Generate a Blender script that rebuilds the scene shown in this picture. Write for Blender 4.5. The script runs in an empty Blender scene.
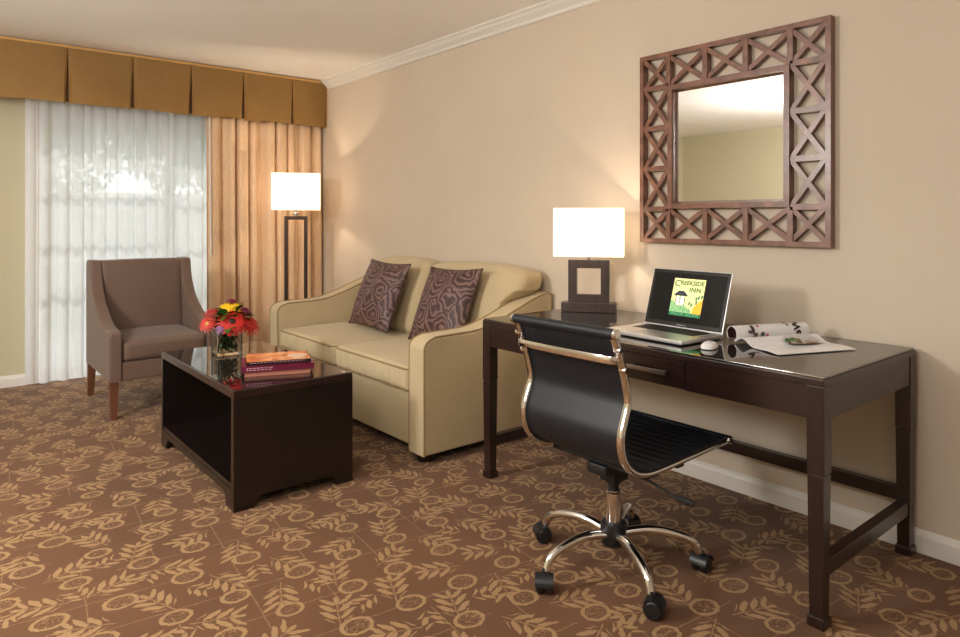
import bpy, bmesh, math, random
from mathutils import Vector, Matrix
random.seed(7)
C = bpy.context.scene.collection
PI = math.pi

# ------------------------------------------------------------------ materials
class V:
    """socket wrapper with arithmetic"""
    def __init__(s, nt, so): s.nt, s.so = nt, so
    def m(s, op, *a):
        n = s.nt.nodes.new('ShaderNodeMath'); n.operation = op
        for i, q in enumerate((s,)+a):
            if isinstance(q, V): s.nt.links.new(q.so, n.inputs[i])
            else: n.inputs[i].default_value = q
        return V(s.nt, n.outputs[0])
    def __add__(s, o): return s.m('ADD', o)
    def __radd__(s, o): return s.m('ADD', o)
    def __sub__(s, o): return s.m('SUBTRACT', o)
    def __rsub__(s, o): return (s*-1.0)+o
    def __mul__(s, o): return s.m('MULTIPLY', o)
    __rmul__ = __mul__
    def __truediv__(s, o): return s.m('DIVIDE', o)
    def abs(s): return s.m('ABSOLUTE')
    def floor(s): return s.m('FLOOR')
    def frac(s): return s.m('FRACT')
    def lt(s, o): return s.m('LESS_THAN', o)
    def gt(s, o): return s.m('GREATER_THAN', o)
    def mn(s, o): return s.m('MINIMUM', o)
    def mx(s, o): return s.m('MAXIMUM', o)
    def sin(s): return s.m('SINE')
    def cos(s): return s.m('COSINE')

def mat(name, col, rough=0.5, metal=0.0, **kw):
    m = bpy.data.materials.new(name); m.use_nodes = True
    b = m.node_tree.nodes['Principled BSDF']
    b.inputs['Base Color'].default_value = (*col, 1)
    b.inputs['Roughness'].default_value = rough
    b.inputs['Metallic'].default_value = metal
    for k, v in kw.items():
        k = k.replace('_', ' ')
        b.inputs[k].default_value = v
    return m

def nodes(m): 
    nt = m.node_tree
    return nt, nt.nodes['Principled BSDF']

def noise(nt, scale, detail=2, vec=None, rough=0.5):
    n = nt.nodes.new('ShaderNodeTexNoise'); n.inputs['Scale'].default_value = scale
    n.inputs['Detail'].default_value = detail; n.inputs['Roughness'].default_value = rough
    if vec is None:
        tc = nt.nodes.new('ShaderNodeTexCoord'); vec = tc.outputs['Object']
    nt.links.new(vec, n.inputs['Vector'])
    return n

def mapped(nt, scale):
    tc = nt.nodes.new('ShaderNodeTexCoord'); mp = nt.nodes.new('ShaderNodeMapping')
    mp.inputs['Scale'].default_value = scale
    nt.links.new(tc.outputs['Object'], mp.inputs['Vector'])
    return mp.outputs['Vector']

def ramp(nt, fac, stops):
    r = nt.nodes.new('ShaderNodeValToRGB')
    el = r.color_ramp.elements
    while len(el) < len(stops): el.new(0.5)
    for e, (p, c) in zip(el, stops): e.position = p; e.color = (*c, 1)
    nt.links.new(fac, r.inputs['Fac'])
    return r.outputs['Color']

def bump(nt, b, height, strength=0.2, dist=0.002):
    bp = nt.nodes.new('ShaderNodeBump'); bp.inputs['Strength'].default_value = strength
    bp.inputs['Distance'].default_value = dist
    nt.links.new(height, bp.inputs['Height']); nt.links.new(bp.outputs['Normal'], b.inputs['Normal'])

def fabric(name, c1, c2, scale=260, rough=0.9, stretch=(1, 1, 1), bs=0.25, big=3, sheen=0.15):
    m = mat(name, c1, rough); nt, b = nodes(m)
    n1 = noise(nt, scale, 2, mapped(nt, stretch)); n2 = noise(nt, big, 3)
    mix = V(nt, n1.outputs['Fac'])*0.65+V(nt, n2.outputs['Fac'])*0.35
    nt.links.new(ramp(nt, mix.so, [(0.3, c1), (0.7, c2)]), b.inputs['Base Color'])
    bump(nt, b, n1.outputs['Fac'], bs, 0.001)
    b.inputs['Sheen Weight'].default_value = sheen
    return m

def wood(name, c1, c2, rough=0.35, stretch=(18, 18, 1.5), coat=0.3, sc=6):
    m = mat(name, c1, rough); nt, b = nodes(m)
    n = noise(nt, sc, 4, mapped(nt, stretch))
    nt.links.new(ramp(nt, n.outputs['Fac'], [(0.3, c1), (0.72, c2)]), b.inputs['Base Color'])
    b.inputs['Coat Weight'].default_value = coat; b.inputs['Coat Roughness'].default_value = 0.25
    return m

def s2l(r, g, b):
    f = lambda c: (c/255/12.92) if c/255 <= 0.04045 else ((c/255+0.055)/1.055)**2.4
    return (f(r), f(g), f(b))

# walls
def wall_mat(name, c1, c2):
    m = mat(name, c1, 0.75); nt, b = nodes(m)
    n = noise(nt, 1.3, 3); n2 = noise(nt, 150, 2, mapped(nt, (1, 1, .35)))
    nt.links.new(ramp(nt, n.outputs['Fac'], [(0.3, c1), (0.7, c2)]), b.inputs['Base Color'])
    bump(nt, b, n2.outputs['Fac'], 0.25, 0.0012)
    return m
M = {}
M['wall'] = wall_mat('beige_wall_paint', s2l(205, 190, 172), s2l(211, 197, 179))
M['wall_g'] = wall_mat('olive_beige_wall_paint', s2l(196, 188, 158), s2l(202, 193, 164))
M['ceil'] = wall_mat('ceiling_paint', s2l(247, 245, 242), s2l(249, 247, 244))
M['trim'] = mat('white_trim_paint', s2l(228, 224, 218), 0.4)
M['dark'] = wood('espresso_wood', s2l(34, 20, 18), s2l(48, 29, 25), 0.3)
M['darky'] = wood('espresso_wood_lengthwise', s2l(34, 20, 18), s2l(48, 29, 25), 0.3, (18, 1.5, 18))
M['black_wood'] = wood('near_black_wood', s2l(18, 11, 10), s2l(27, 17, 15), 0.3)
M['mirror_wood'] = wood('reddish_brown_wood', s2l(96, 60, 46), s2l(142, 96, 76), 0.35, (20, 4, 4), 0.35, 5)
M['leg_wood'] = wood('walnut_leg', s2l(96, 58, 40), s2l(120, 76, 54), 0.4)
M['sofa'] = fabric('gold_beige_chenille', s2l(184, 165, 128), s2l(206, 188, 152), 220)
M['sofa_pipe'] = fabric('gold_beige_piping', s2l(138, 114, 76), s2l(158, 133, 92), 220)
M['chair_brown'] = fabric('taupe_upholstery', s2l(98, 76, 64), s2l(114, 90, 76), 300, 0.6)
M['valance'] = fabric('bronze_valance_cloth', s2l(182, 138, 76), s2l(208, 166, 102), 60, 0.6, (1, 1, 14), 0.15, 4, 0.1)
M['drape'] = fabric('peach_tan_satin', s2l(216, 180, 142), s2l(234, 202, 166), 160, 0.45, (1, 1, .2), 0.1, 2, 0.1)
M['chrome'] = mat('chrome', (0.86, 0.86, 0.86), 0.08, 1.0)
M['nickel'] = mat('brushed_nickel', (0.42, 0.39, 0.36), 0.3, 1.0)
M['plastic'] = mat('black_plastic', (0.012, 0.012, 0.014), 0.4)
M['vinyl'] = mat('black_vinyl', (0.007, 0.009, 0.014), 0.5)
M['alu'] = mat('silver_aluminium', (0.78, 0.78, 0.80), 0.32, 0.85)
M['bezel'] = mat('dark_bezel', (0.012, 0.012, 0.012), 0.25)
M['key'] = mat('black_keys', (0.012, 0.012, 0.012), 0.5)
M['white_plastic'] = mat('white_plastic', (0.82, 0.82, 0.84), 0.15)
M['mirror'] = mat('mirror_glass', (0.93, 0.93, 0.91), 0.0, 1.0)
M['paper'] = mat('page_paper', s2l(238, 238, 240), 0.25)
M['lamp_base'] = wood('grey_brown_lamp_wood', s2l(52, 40, 36), s2l(70, 54, 48), 0.4)
M['lamp_metal'] = mat('bronze_lamp_metal', s2l(72, 56, 48), 0.35, 0.6)
M['glass_top'] = mat('tinted_glass_top', (0.012, 0.010, 0.009), 0.015, IOR=2.4)
M['desk_glass'] = mat('desk_glass_top', s2l(40, 30, 26), 0.05, IOR=3.2)

def shade_mat():
    m = bpy.data.materials.new('lit_linen_shade'); m.use_nodes = True; nt = m.node_tree; nt.nodes.clear()
    o = nt.nodes.new('ShaderNodeOutputMaterial'); d = nt.nodes.new('ShaderNodeBsdfDiffuse'); t = nt.nodes.new('ShaderNodeBsdfTranslucent')
    mx = nt.nodes.new('ShaderNodeMixShader'); mx.inputs[0].default_value = 0.6
    for n in (d, t): n.inputs['Color'].default_value = (0.93, 0.88, 0.80, 1)
    nt.links.new(d.outputs[0], mx.inputs[1]); nt.links.new(t.outputs[0], mx.inputs[2])
    e = nt.nodes.new('ShaderNodeEmission'); e.inputs[0].default_value = (1, .92, .80, 1); e.inputs[1].default_value = 0.45
    ad = nt.nodes.new('ShaderNodeAddShader'); nt.links.new(mx.outputs[0], ad.inputs[0]); nt.links.new(e.outputs[0], ad.inputs[1]); nt.links.new(ad.outputs[0], o.inputs[0])
    return m
M['shade'] = shade_mat()
def sheer_mat():
    m = bpy.data.materials.new('white_sheer_voile'); m.use_nodes = True; nt = m.node_tree; nt.nodes.clear()
    o = nt.nodes.new('ShaderNodeOutputMaterial'); d = nt.nodes.new('ShaderNodeBsdfDiffuse'); t = nt.nodes.new('ShaderNodeBsdfTranslucent')
    tr = nt.nodes.new('ShaderNodeBsdfTransparent')
    m1 = nt.nodes.new('ShaderNodeMixShader'); m1.inputs[0].default_value = 0.62
    m2 = nt.nodes.new('ShaderNodeMixShader')
    for n in (d, t): n.inputs['Color'].default_value = (0.88, 0.885, 0.89, 1)
    n = noise(nt, 9, 2, mapped(nt, (6, 1, .05)))
    f = V(nt, n.outputs['Fac'])*0.14+0.09
    nt.links.new(f.so, m2.inputs[0])
    nt.links.new(d.outputs[0], m1.inputs[1]); nt.links.new(t.outputs[0], m1.inputs[2])
    nt.links.new(m1.outputs[0], m2.inputs[1]); nt.links.new(tr.outputs[0], m2.inputs[2]); nt.links.new(m2.outputs[0], o.inputs[0])
    return m
M['sheer'] = sheer_mat()
def clear_glass(name, col=(1, 1, 1), spec=0.08):
    m = bpy.data.materials.new(name); m.use_nodes = True; nt = m.node_tree; nt.nodes.clear()
    o = nt.nodes.new('ShaderNodeOutputMaterial'); g = nt.nodes.new('ShaderNodeBsdfGlossy'); tr = nt.nodes.new('ShaderNodeBsdfTransparent')
    g.inputs['Roughness'].default_value = 0.02; tr.inputs['Color'].default_value = (*col, 1)
    lw = nt.nodes.new('ShaderNodeLayerWeight'); lw.inputs['Blend'].default_value = 0.5
    fac = V(nt, lw.outputs['Facing']).m('POWER', 5.0)*0.9+0.04
    mx = nt.nodes.new('ShaderNodeMixShader'); nt.links.new(fac.so, mx.inputs[0])
    nt.links.new(tr.outputs[0], mx.inputs[1]); nt.links.new(g.outputs[0], mx.inputs[2]); nt.links.new(mx.outputs[0], o.inputs[0])
    return m
M['pane'] = clear_glass('window_pane_glass', (0.96, 0.98, 0.97))
M['vase'] = mat('vase_glass', (0.93, 0.98, 0.97), 0.0, IOR=1.45, Transmission_Weight=1.0)
def emis(name, col, st):
    m = mat(name, col, 0.5); b = m.node_tree.nodes['Principled BSDF']
    b.inputs['Emission Color'].default_value = (*col, 1); b.inputs['Emission Strength'].default_value = st
    return m

def carpet():
    m = mat('patterned_carpet', (0.2, 0.1, 0.05), 0.95); nt, b = nodes(m)
    tc = nt.nodes.new('ShaderNodeTexCoord')
    dn = noise(nt, 70, 1, tc.outputs['Object']); sp = nt.nodes.new('ShaderNodeSeparateColor'); nt.links.new(dn.outputs['Color'], sp.inputs[0])
    sx = nt.nodes.new('ShaderNodeSeparateXYZ'); nt.links.new(tc.outputs['Object'], sx.inputs[0])
    X = V(nt, sx.outputs[0])+(V(nt, sp.outputs[0])-0.5)*0.012+20.0
    Y = V(nt, sx.outputs[1])+(V(nt, sp.outputs[1])-0.5)*0.012+20.0
    def cells(s, ox, oy):
        gy = Y/s+oy; iy = gy.floor()
        gx = X/s+ox+iy*0.5; ix = gx.floor()
        cb = nt.nodes.new('ShaderNodeCombineXYZ'); nt.links.new(ix.so, cb.inputs[0]); nt.links.new(iy.so, cb.inputs[1]); cb.inputs[2].default_value = ox*3.1
        w = nt.nodes.new('ShaderNodeTexWhiteNoise'); w.noise_dimensions = '3D'; nt.links.new(cb.outputs[0], w.inputs['Vector'])
        s3 = nt.nodes.new('ShaderNodeSeparateColor'); nt.links.new(w.outputs['Color'], s3.inputs[0])
        h = [V(nt, s3.outputs[i]) for i in range(3)]
        px = (gx-ix-0.5)*s-(h[0]-0.5)*0.03; py = (gy-iy-0.5)*s-(h[1]-0.5)*0.03
        return px, py, h
    S = 0.205
    # round fruit rings
    px, py, h = cells(S, 0.0, 0.0)
    r = (px*px*0.85+py*py*1.25).m('SQRT')
    R = h[2]*0.009+0.036
    ring = (r-R).abs().lt(0.0062)
    sn = noise(nt, 55, 0, tc.outputs['Object'])
    scr = (V(nt, sn.outputs['Fac'])-0.5).abs().lt(0.03)*r.lt(R)
    inner = r.lt(R)
    # leafy sprigs in between
    px, py, h = cells(S, 0.5, 0.5)
    an = (h[2]*8).floor()*(PI/4)+0.4
    ca, sa = an.cos(), an.sin()
    s_ = px*ca+py*sa; t_ = px*(sa*-1.0)+py*ca
    ta = t_.abs()
    p = 0.040; L = 0.058
    q = s_-ta*0.9
    fr = (q/p+0.5).frac()-0.5
    wd = ((ta/L)*PI).sin()*0.37
    leaf = fr.abs().lt(wd)*ta.lt(L)*(q+0.012).abs().lt(0.060)*ta.gt(0.004)
    stem = ta.lt(0.0022)*(s_).abs().lt(0.08)
    tip = (((s_-0.068)*(s_-0.068))*0.35+t_*t_*2.2).m('SQRT').lt(0.012)
    # small third motif
    px, py, h = cells(S, 0.0, 0.5)
    an = h[2]*6.28; ca, sa = an.cos(), an.sin()
    s2 = px*ca+py*sa; t2 = (px*(sa*-1.0)+py*ca)
    q2 = s2-t2.abs()*0.8
    fr2 = (q2/0.034+0.5).frac()-0.5
    leaf2 = fr2.abs().lt(((t2.abs()/0.042)*PI).sin()*0.38)*t2.abs().lt(0.042)*q2.abs().lt(0.034)*h[0].gt(0.6)
    # fine straight rules
    def rules(ax, ay, s, seed):
        u = X*ax+Y*ay; v = X*(-ay)+Y*ax
        iu = (u/s).floor()
        iv = (v/(s*1.6)+iu*0.37).floor()
        cb = nt.nodes.new('ShaderNodeCombineXYZ'); nt.links.new(iu.so, cb.inputs[0]); nt.links.new(iv.so, cb.inputs[1]); cb.inputs[2].default_value = seed
        w = nt.nodes.new('ShaderNodeTexWhiteNoise'); w.noise_dimensions = '3D'; nt.links.new(cb.outputs[0], w.inputs['Vector'])
        return ((u/s).frac()-0.5).abs().lt(0.0016/s)*V(nt, w.outputs['Value']).gt(0.35)
    rl = rules(0.1, 0.995, 0.19, 1.0).mx(rules(0.995, -0.1, 0.23, 5.0))
    motif = ring.mx(scr*0.75).mx(leaf.mx(stem*0.8).mx(tip).mx(leaf2)*(inner*-1.0+1.0)).mx(rl*0.6*(inner*-1.0+1.0))
    fib = noise(nt, 420, 2, mapped(nt, (1, 1, 1))); big = noise(nt, 2.2, 3, tc.outputs['Object'])
    base = ramp(nt, (V(nt, fib.outputs['Fac'])*0.6+V(nt, big.outputs['Fac'])*0.4).so, [(0.3, s2l(84, 53, 30)), (0.7, s2l(118, 78, 46))])
    tan = ramp(nt, fib.outputs['Fac'], [(0.3, s2l(150, 116, 76)), (0.7, s2l(186, 150, 104))])
    mx = nt.nodes.new('ShaderNodeMix'); mx.data_type = 'RGBA'
    nt.links.new((motif*0.8).so, mx.inputs['Factor']); nt.links.new(base, mx.inputs[6]); nt.links.new(tan, mx.inputs[7])
    nt.links.new(mx.outputs[2], b.inputs['Base Color'])
    bump(nt, b, (V(nt, fib.outputs['Fac'])+motif*0.8).so, 0.5, 0.003)
    b.inputs['Sheen Weight'].default_value = 0.12; b.inputs['Sheen Roughness'].default_value = 0.4
    return m
M['carpet'] = carpet()

def pillow_mat():
    m = mat('rosette_pillow_cloth', (0.1, 0.05, 0.05), 0.55); nt, b = nodes(m)
    d = noise(nt, 9, 2); v = nt.nodes.new('ShaderNodeTexVoronoi'); v.inputs['Scale'].default_value = 6.5
    tc = nt.nodes.new('ShaderNodeTexCoord'); ad = nt.nodes.new('ShaderNodeVectorMath'); ad.operation = 'MULTIPLY_ADD'
    nt.links.new(d.outputs['Color'], ad.inputs[0]); ad.inputs[1].default_value = (.12, .12, .12); nt.links.new(tc.outputs['Object'], ad.inputs[2])
    nt.links.new(ad.outputs[0], v.inputs['Vector'])
    w = (V(nt, v.outputs['Distance'])*34.0+V(nt, d.outputs['Fac'])*9).sin()*0.5+0.5
    nt.links.new(ramp(nt, w.so, [(0.1, s2l(62, 38, 38)), (0.5, s2l(88, 60, 57)), (0.95, s2l(124, 98, 92))]), b.inputs['Base Color'])
    bump(nt, b, w.so, 0.3, 0.003)
    return m
M['pillow'] = pillow_mat()
M['pillow_edge'] = mat('pillow_edge_cloth', s2l(60, 38, 34), 0.7)

# ------------------------------------------------------------------ mesh helpers
def box(bm, x0, x1, y0, y1, z0, z1, bev=0.0, seg=2):
    vs = [bm.verts.new((x, y, z)) for x in (x0, x1) for y in (y0, y1) for z in (z0, z1)]
    fs = [(0, 1, 3, 2), (4, 6, 7, 5), (0, 4, 5, 1), (2, 3, 7, 6), (0, 2, 6, 4), (1, 5, 7, 3)]
    faces = [bm.faces.new([vs[i] for i in f]) for f in fs]
    if bev:
        es = {e for f in faces for e in f.edges}
        bmesh.ops.bevel(bm, geom=list(es), offset=bev, segments=seg, affect='EDGES', profile=0.5)
    return bm
def B(*a, **k): return box(bmesh.new(), *a, **k)

def frames(path, closed=False):
    n = len(path); T = []
    for i in range(n):
        if closed: t = path[(i+1) % n]-path[i-1]
        else: t = path[min(i+1, n-1)]-path[max(i-1, 0)]
        T.append(t.normalized())
    return T
def sweep(bm, path, sec, up, closed=False, caps=True):
    """sweep 2-D section (a along side=T x up, b along up') on path; up may be Vector"""
    path = [Vector(p) for p in path]; T = frames(path, closed); rings = []
    upv = Vector(up).normalized()
    for p, t in zip(path, T):
        side = t.cross(upv)
        if side.length < 1e-4: side = t.orthogonal()
        side.normalize(); u2 = side.cross(t).normalized()
        rings.append([bm.verts.new(p+side*a+u2*b) for a, b in sec])
    n = len(sec); m = len(rings)
    for i in range(m if closed else m-1):
        A, Bq = rings[i], rings[(i+1) % m]
        for j in range(n): bm.faces.new([A[j], A[(j+1) % n], Bq[(j+1) % n], Bq[j]])
    if caps and not closed:
        bm.faces.new(rings[0][::-1]); bm.faces.new(rings[-1])
    return bm
def tube(bm, path, r, n=10, closed=False):
    """parallel transport tube, r may be list"""
    path = [Vector(p) for p in path]; T = frames(path, closed)
    nrm = T[0].orthogonal().normalized(); rings = []
    for i, (p, t) in enumerate(zip(path, T)):
        nrm = (nrm-t*nrm.dot(t)).normalized(); bn = t.cross(nrm)
        rr = r[i] if isinstance(r, (list, tuple)) else r
        rings.append([bm.verts.new(p+(nrm*math.cos(2*PI*k/n)+bn*math.sin(2*PI*k/n))*rr) for k in range(n)])
    m = len(rings)
    for i in range(m if closed else m-1):
        A, Bq = rings[i], rings[(i+1) % m]
        for j in range(n): bm.faces.new([A[j], A[(j+1) % n], Bq[(j+1) % n], Bq[j]])
    if not closed:
        bm.faces.new(rings[0][::-1]); bm.faces.new(rings[-1])
    return bm
def TB(*a, **k): return tube(bmesh.new(), *a, **k)
def lathe(bm, prof, n=24, o=(0, 0, 0), axis='Z'):
    rings = []
    for r, z in prof:
        r = max(r, 1e-4); ring = []
        for k in range(n):
            a = 2*PI*k/n; c, s = r*math.cos(a), r*math.sin(a)
            v = {'Z': (c, s, z), 'Y': (c, z, s), 'X': (z, c, s)}[axis]
            ring.append(bm.verts.new((v[0]+o[0], v[1]+o[1], v[2]+o[2])))
        rings.append(ring)
    for A, Bq in zip(rings, rings[1:]):
        for j in range(n): bm.faces.new([A[j], A[(j+1) % n], Bq[(j+1) % n], Bq[j]])
    bm.faces.new(rings[0][::-1]); bm.faces.new(rings[-1])
    return bm
def LT(*a, **k): return lathe(bmesh.new(), *a, **k)
def prism(pts, lo, hi, axis='Y', bev=0.0, seg=3):
    """extrude a 2-D outline along an axis; outline is (x,z) for Y, (y,z) for X, (x,y) for Z"""
    bm = bmesh.new()
    def mk(p, t): return {'Y': (p[0], t, p[1]), 'X': (t, p[0], p[1]), 'Z': (p[0], p[1], t)}[axis]
    a = [bm.verts.new(mk(p, lo)) for p in pts]; b = [bm.verts.new(mk(p, hi)) for p in pts]
    f1 = bm.faces.new(a); f2 = bm.faces.new(b[::-1]); n = len(pts)
    for i in range(n): bm.faces.new([a[i], b[i], b[(i+1) % n], a[(i+1) % n]])
    bmesh.ops.recalc_face_normals(bm, faces=bm.faces)
    if bev:
        es = list({e for f in (f1, f2) for e in f.edges})
        bmesh.ops.bevel(bm, geom=es, offset=bev, segments=seg, affect='EDGES', profile=0.5)
    return bm
def softbox(x0, x1, y0, y1, z0, z1, r=0.04, puff=(0, 0, 0), n=14, fn=None):
    """rounded cushion: a gridded box pulled to rounded edges, faces crowned by puff"""
    bm = bmesh.new(); bmesh.ops.create_cube(bm, size=2)
    bmesh.ops.subdivide_edges(bm, edges=bm.edges, cuts=n, use_grid_fill=True)
    c = Vector(((x0+x1)/2, (y0+y1)/2, (z0+z1)/2)); h = Vector(((x1-x0)/2, (y1-y0)/2, (z1-z0)/2))
    for v in bm.verts:
        u = v.co.copy()
        # denser near edges
        u = Vector([math.sin(q*PI/2) for q in u])
        p = Vector((u.x*h.x, u.y*h.y, u.z*h.z))
        q = Vector([max(-(h[i]-r), min(h[i]-r, p[i])) for i in range(3)])
        d = p-q
        if d.length > 1e-9: p = q+d.normalized()*r
        g = [1-u[i]**2 for i in range(3)]
        p.x += math.copysign(1, u.x)*abs(u.x)**3*puff[0]*g[1]*g[2]
        p.y += math.copysign(1, u.y)*abs(u.y)**3*puff[1]*g[0]*g[2]
        p.z += math.copysign(1, u.z)*abs(u.z)**3*puff[2]*g[0]*g[1]
        v.co = c+p
        if fn: v.co = Vector(fn(v.co, u))
    return bm
def crom(pts, k=8):
    P = [Vector(p) for p in pts]; P = [P[0]*2-P[1]]+P+[P[-1]*2-P[-2]]; out = []
    for i in range(1, len(P)-2):
        for j in range(k):
            t = j/k; a, b, c, d = P[i-1:i+3]
            out.append(0.5*((2*b)+(c-a)*t+(2*a-5*b+4*c-d)*t*t+(3*b-a-3*c+d)*t**3))
    out.append(P[-2]); return out
def rrect(w, h, r, n=4):
    out = []
    for cx, cy, a0 in ((w/2-r, h/2-r, 0), (-w/2+r, h/2-r, 90), (-w/2+r, -h/2+r, 180), (w/2-r, -h/2+r, 270)):
        for k in range(n+1):
            a = math.radians(a0+90*k/n); out.append((cx+r*math.cos(a), cy+r*math.sin(a)))
    return out

def thing(name, label, cat, loc=(0, 0, 0), rotz=0, group=None):
    o = bpy.data.objects.new(name, None); C.objects.link(o); o.empty_display_size = 0.1
    o.location = loc; o.rotation_euler = (0, 0, rotz); o['label'] = label; o['category'] = cat
    if group: o['group'] = group
    return o
def obj(name, bm, m, parent=None, world=False, smooth=True, label=None, sharp=35):
    """link the bmesh as ONE object; world=True: coordinates are given in the room's frame, the thing's base is subtracted"""
    bmesh.ops.recalc_face_normals(bm, faces=bm.faces)
    if world and parent is not None:
        root = parent
        while root.parent: root = root.parent
        bmesh.ops.translate(bm, verts=bm.verts, vec=-Vector(root.location))
    me = bpy.data.meshes.new(name); bm.to_mesh(me); bm.free()
    if smooth:
        me.polygons.foreach_set('use_smooth', [True]*len(me.polygons))
        me.set_sharp_from_angle(angle=math.radians(sharp))
    me.materials.append(M[m] if isinstance(m, str) else m)
    o = bpy.data.objects.new(name, me); C.objects.link(o); o.parent = parent
    if smooth and len(me.polygons) < 260:
        wn = o.modifiers.new('even_shading', 'WEIGHTED_NORMAL'); wn.keep_sharp = True; wn.weight = 100
    if label: o['label'] = label
    return o
def tag(o, label, cat, group=None):
    o['label'] = label; o['category'] = cat
    if group: o['group'] = group
    return o
def struct(name, bm, m, parent=None, smooth=False):
    o = obj(name, bm, m, parent, smooth=smooth)
    if parent is None: o['kind'] = 'structure'
    return o
def dup(o, parent=None):
    c = o.copy(); C.objects.link(c)
    if parent is not None: c.parent = parent
    for ch in [q for q in bpy.data.objects if q.parent == o]: dup(ch, c)
    return c

# ------------------------------------------------------------------ room shell
XW, YW, XL, YB, ZC = 2.88, 6.10, -3.40, -2.6, 2.52
DX0, DX1, DZ = 0.60, 2.62, 2.12          # glass door opening
struct('floor', B(XL, XW, YB, YW, -0.06, 0), 'carpet')
struct('ceiling', B(XL-.1, XW+.1, YB-.1, YW+.14, ZC, ZC+.1), 'ceil')
struct('wall_right', B(XW, XW+.12, YB-.1, YW+.14, -.06, ZC), 'wall')
struct('wall_left', B(XL-.12, XL, YB-.1, YW+.14, -.06, ZC), 'wall_g')
struct('wall_back', B(XL, XW, YB-.12, YB, -.06, ZC), 'wall')
bm = bmesh.new()
box(bm, XL, DX0, YW, YW+.14, -.06, ZC); box(bm, DX1, XW, YW, YW+.14, -.06, ZC); box(bm, DX0, DX1, YW, YW+.14, DZ, ZC)
struct('wall_front', bm, 'wall_g')
# baseboards, crown
def moulding(path2d, a, b, axis):
    return prism(path2d, a, b, axis)
bb = lambda w, s: [(w, 0), (w+s*.016, 0), (w+s*.016, .062), (w+s*.012, .074), (w+s*.006, .082), (w, .085)]
struct('baseboard_right', prism(bb(XW, -1), YB, YW, 'Y'), 'trim')
struct('baseboard_front', prism(bb(YW, -1), XL, DX0, 'X'), 'trim')
struct('baseboard_left', prism(bb(XL, 1), YB, YW, 'Y'), 'trim')
cr = [(XW, ZC), (XW-.075, ZC), (XW-.075, ZC-.012), (XW-.062, ZC-.018), (XW-.05, ZC-.034), (XW-.03, ZC-.05), (XW-.02, ZC-.058), (XW-.014, ZC-.075), (XW, ZC-.078)]
struct('trim_1', prism(cr, YB, 5.69, 'Y'), 'trim')

# sliding glass door behind the sheer
dr = struct('door_1', bmesh.new(), 'trim')
bm = bmesh.new()
def rect_frame(bm, x0, x1, z0, z1, y0, y1, w):
    box(bm, x0, x0+w, y0, y1, z0, z1); box(bm, x1-w, x1, y0, y1, z0, z1)
    box(bm, x0+w, x1-w, y0, y1, z0, z0+w); box(bm, x0+w, x1-w, y0, y1, z1-w, z1)
rect_frame(bm, DX0, DX1, 0, DZ, YW+.02, YW+.12, .035)
obj('door_frame', bm, 'trim', dr, smooth=False)
for i, (x0, x1, y) in enumerate(((DX0+.035, 1.66, YW+.035), (1.60, DX1-.035, YW+.08))):
    bm = bmesh.new(); rect_frame(bm, x0, x1, .035, DZ-.035, y, y+.035, .065)
    for z in (.90, 1.28, 1.66): box(bm, x0+.065, x1-.065, y+.005, y+.03, z-.012, z+.012)
    s = obj('door_sash', bm, 'trim', dr, smooth=False)
    obj('pane', B(x0+.05, x1-.05, y+.014, y+.02, .08, DZ-.08), 'pane', s, smooth=False)

# ------------------------------------------------------------------ outside, faint through the sheer
M['patio'] = wall_mat('patio_concrete', s2l(140, 136, 128), s2l(152, 147, 138))
M['leafg'] = fabric('outdoor_leaf', s2l(70, 96, 48), s2l(120, 146, 80), 20)
M['bark'] = mat('tree_bark', s2l(92, 78, 64), 0.9)
M['stucco'] = wall_mat('pale_stucco', s2l(170, 168, 162), s2l(180, 178, 172))
struct('ground', B(-6, 9, YW+.14, 20, -.16, -.05), 'patio')
def leafball(centers, n, size, squash=1.0):
    bm = bmesh.new(); rnd = random.Random(3)
    for i in range(n):
        c, r = rnd.choice(centers)
        d = Vector((rnd.gauss(0, 1), rnd.gauss(0, 1), rnd.gauss(0, 1))).normalized()*r*(rnd.random()**.4)
        d.z *= squash; p = Vector(c)+d
        e = Matrix.Rotation(rnd.random()*6.3, 3, 'Z')@Matrix.Rotation(rnd.random()*6.3, 3, 'X')
        L = size*(0.7+.6*rnd.random())
        bm.faces.new([bm.verts.new(p+e@Vector(q)) for q in ((0, -L, 0), (L*.45, 0, .1*L), (0, L, 0), (-L*.45, 0, .1*L))])
    return bm
t = thing('tree', 'leafy tree faintly seen through the upper left of the white sheer', 'tree', (1.2, 10.5, -.05))
tr = obj('trunk', TB([(0, 0, 0), (.05, 0, 1.4), (-.05, .1, 2.6), (.1, 0, 3.8)], [.13, .11, .09, .05]), 'bark', t)
obj('foliage', leafball([((0, 0, 3.4), 1.1), ((-1.2, .2, 3.0), 1.0), ((1.1, .1, 3.0), 1.0), ((.2, .3, 2.4), .9), ((-1.6, .3, 2.2), .8), ((1.9, .3, 2.5), .9), ((2.6, .2, 3.2), .9)], 11000, .085), 'leafg', t, smooth=False)
t = thing('hedge', 'low green hedge faintly seen through the lower part of the sheer', 'hedge', (1.4, 9.2, -.05))
obj('foliage', leafball([((x*.35, 0, .3), .28) for x in range(-7, 8)], 6000, .04), 'leafg', t, smooth=False)
obj('stem', TB([(-2.2, 0, .1), (2.2, 0, .12)], .03), 'bark', t)
t = thing('garden_wall', 'pale stucco garden wall faintly seen through the white sheer', 'wall', (1.5, 13.5, -.05))
obj('wall_face', B(-6, 7, 0, .25, 0, 1.7), 'stucco', t, smooth=False)
obj('coping', B(-6.05, 7.05, -.05, .3, 1.7, 1.78), 'trim', t, smooth=False)

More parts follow.
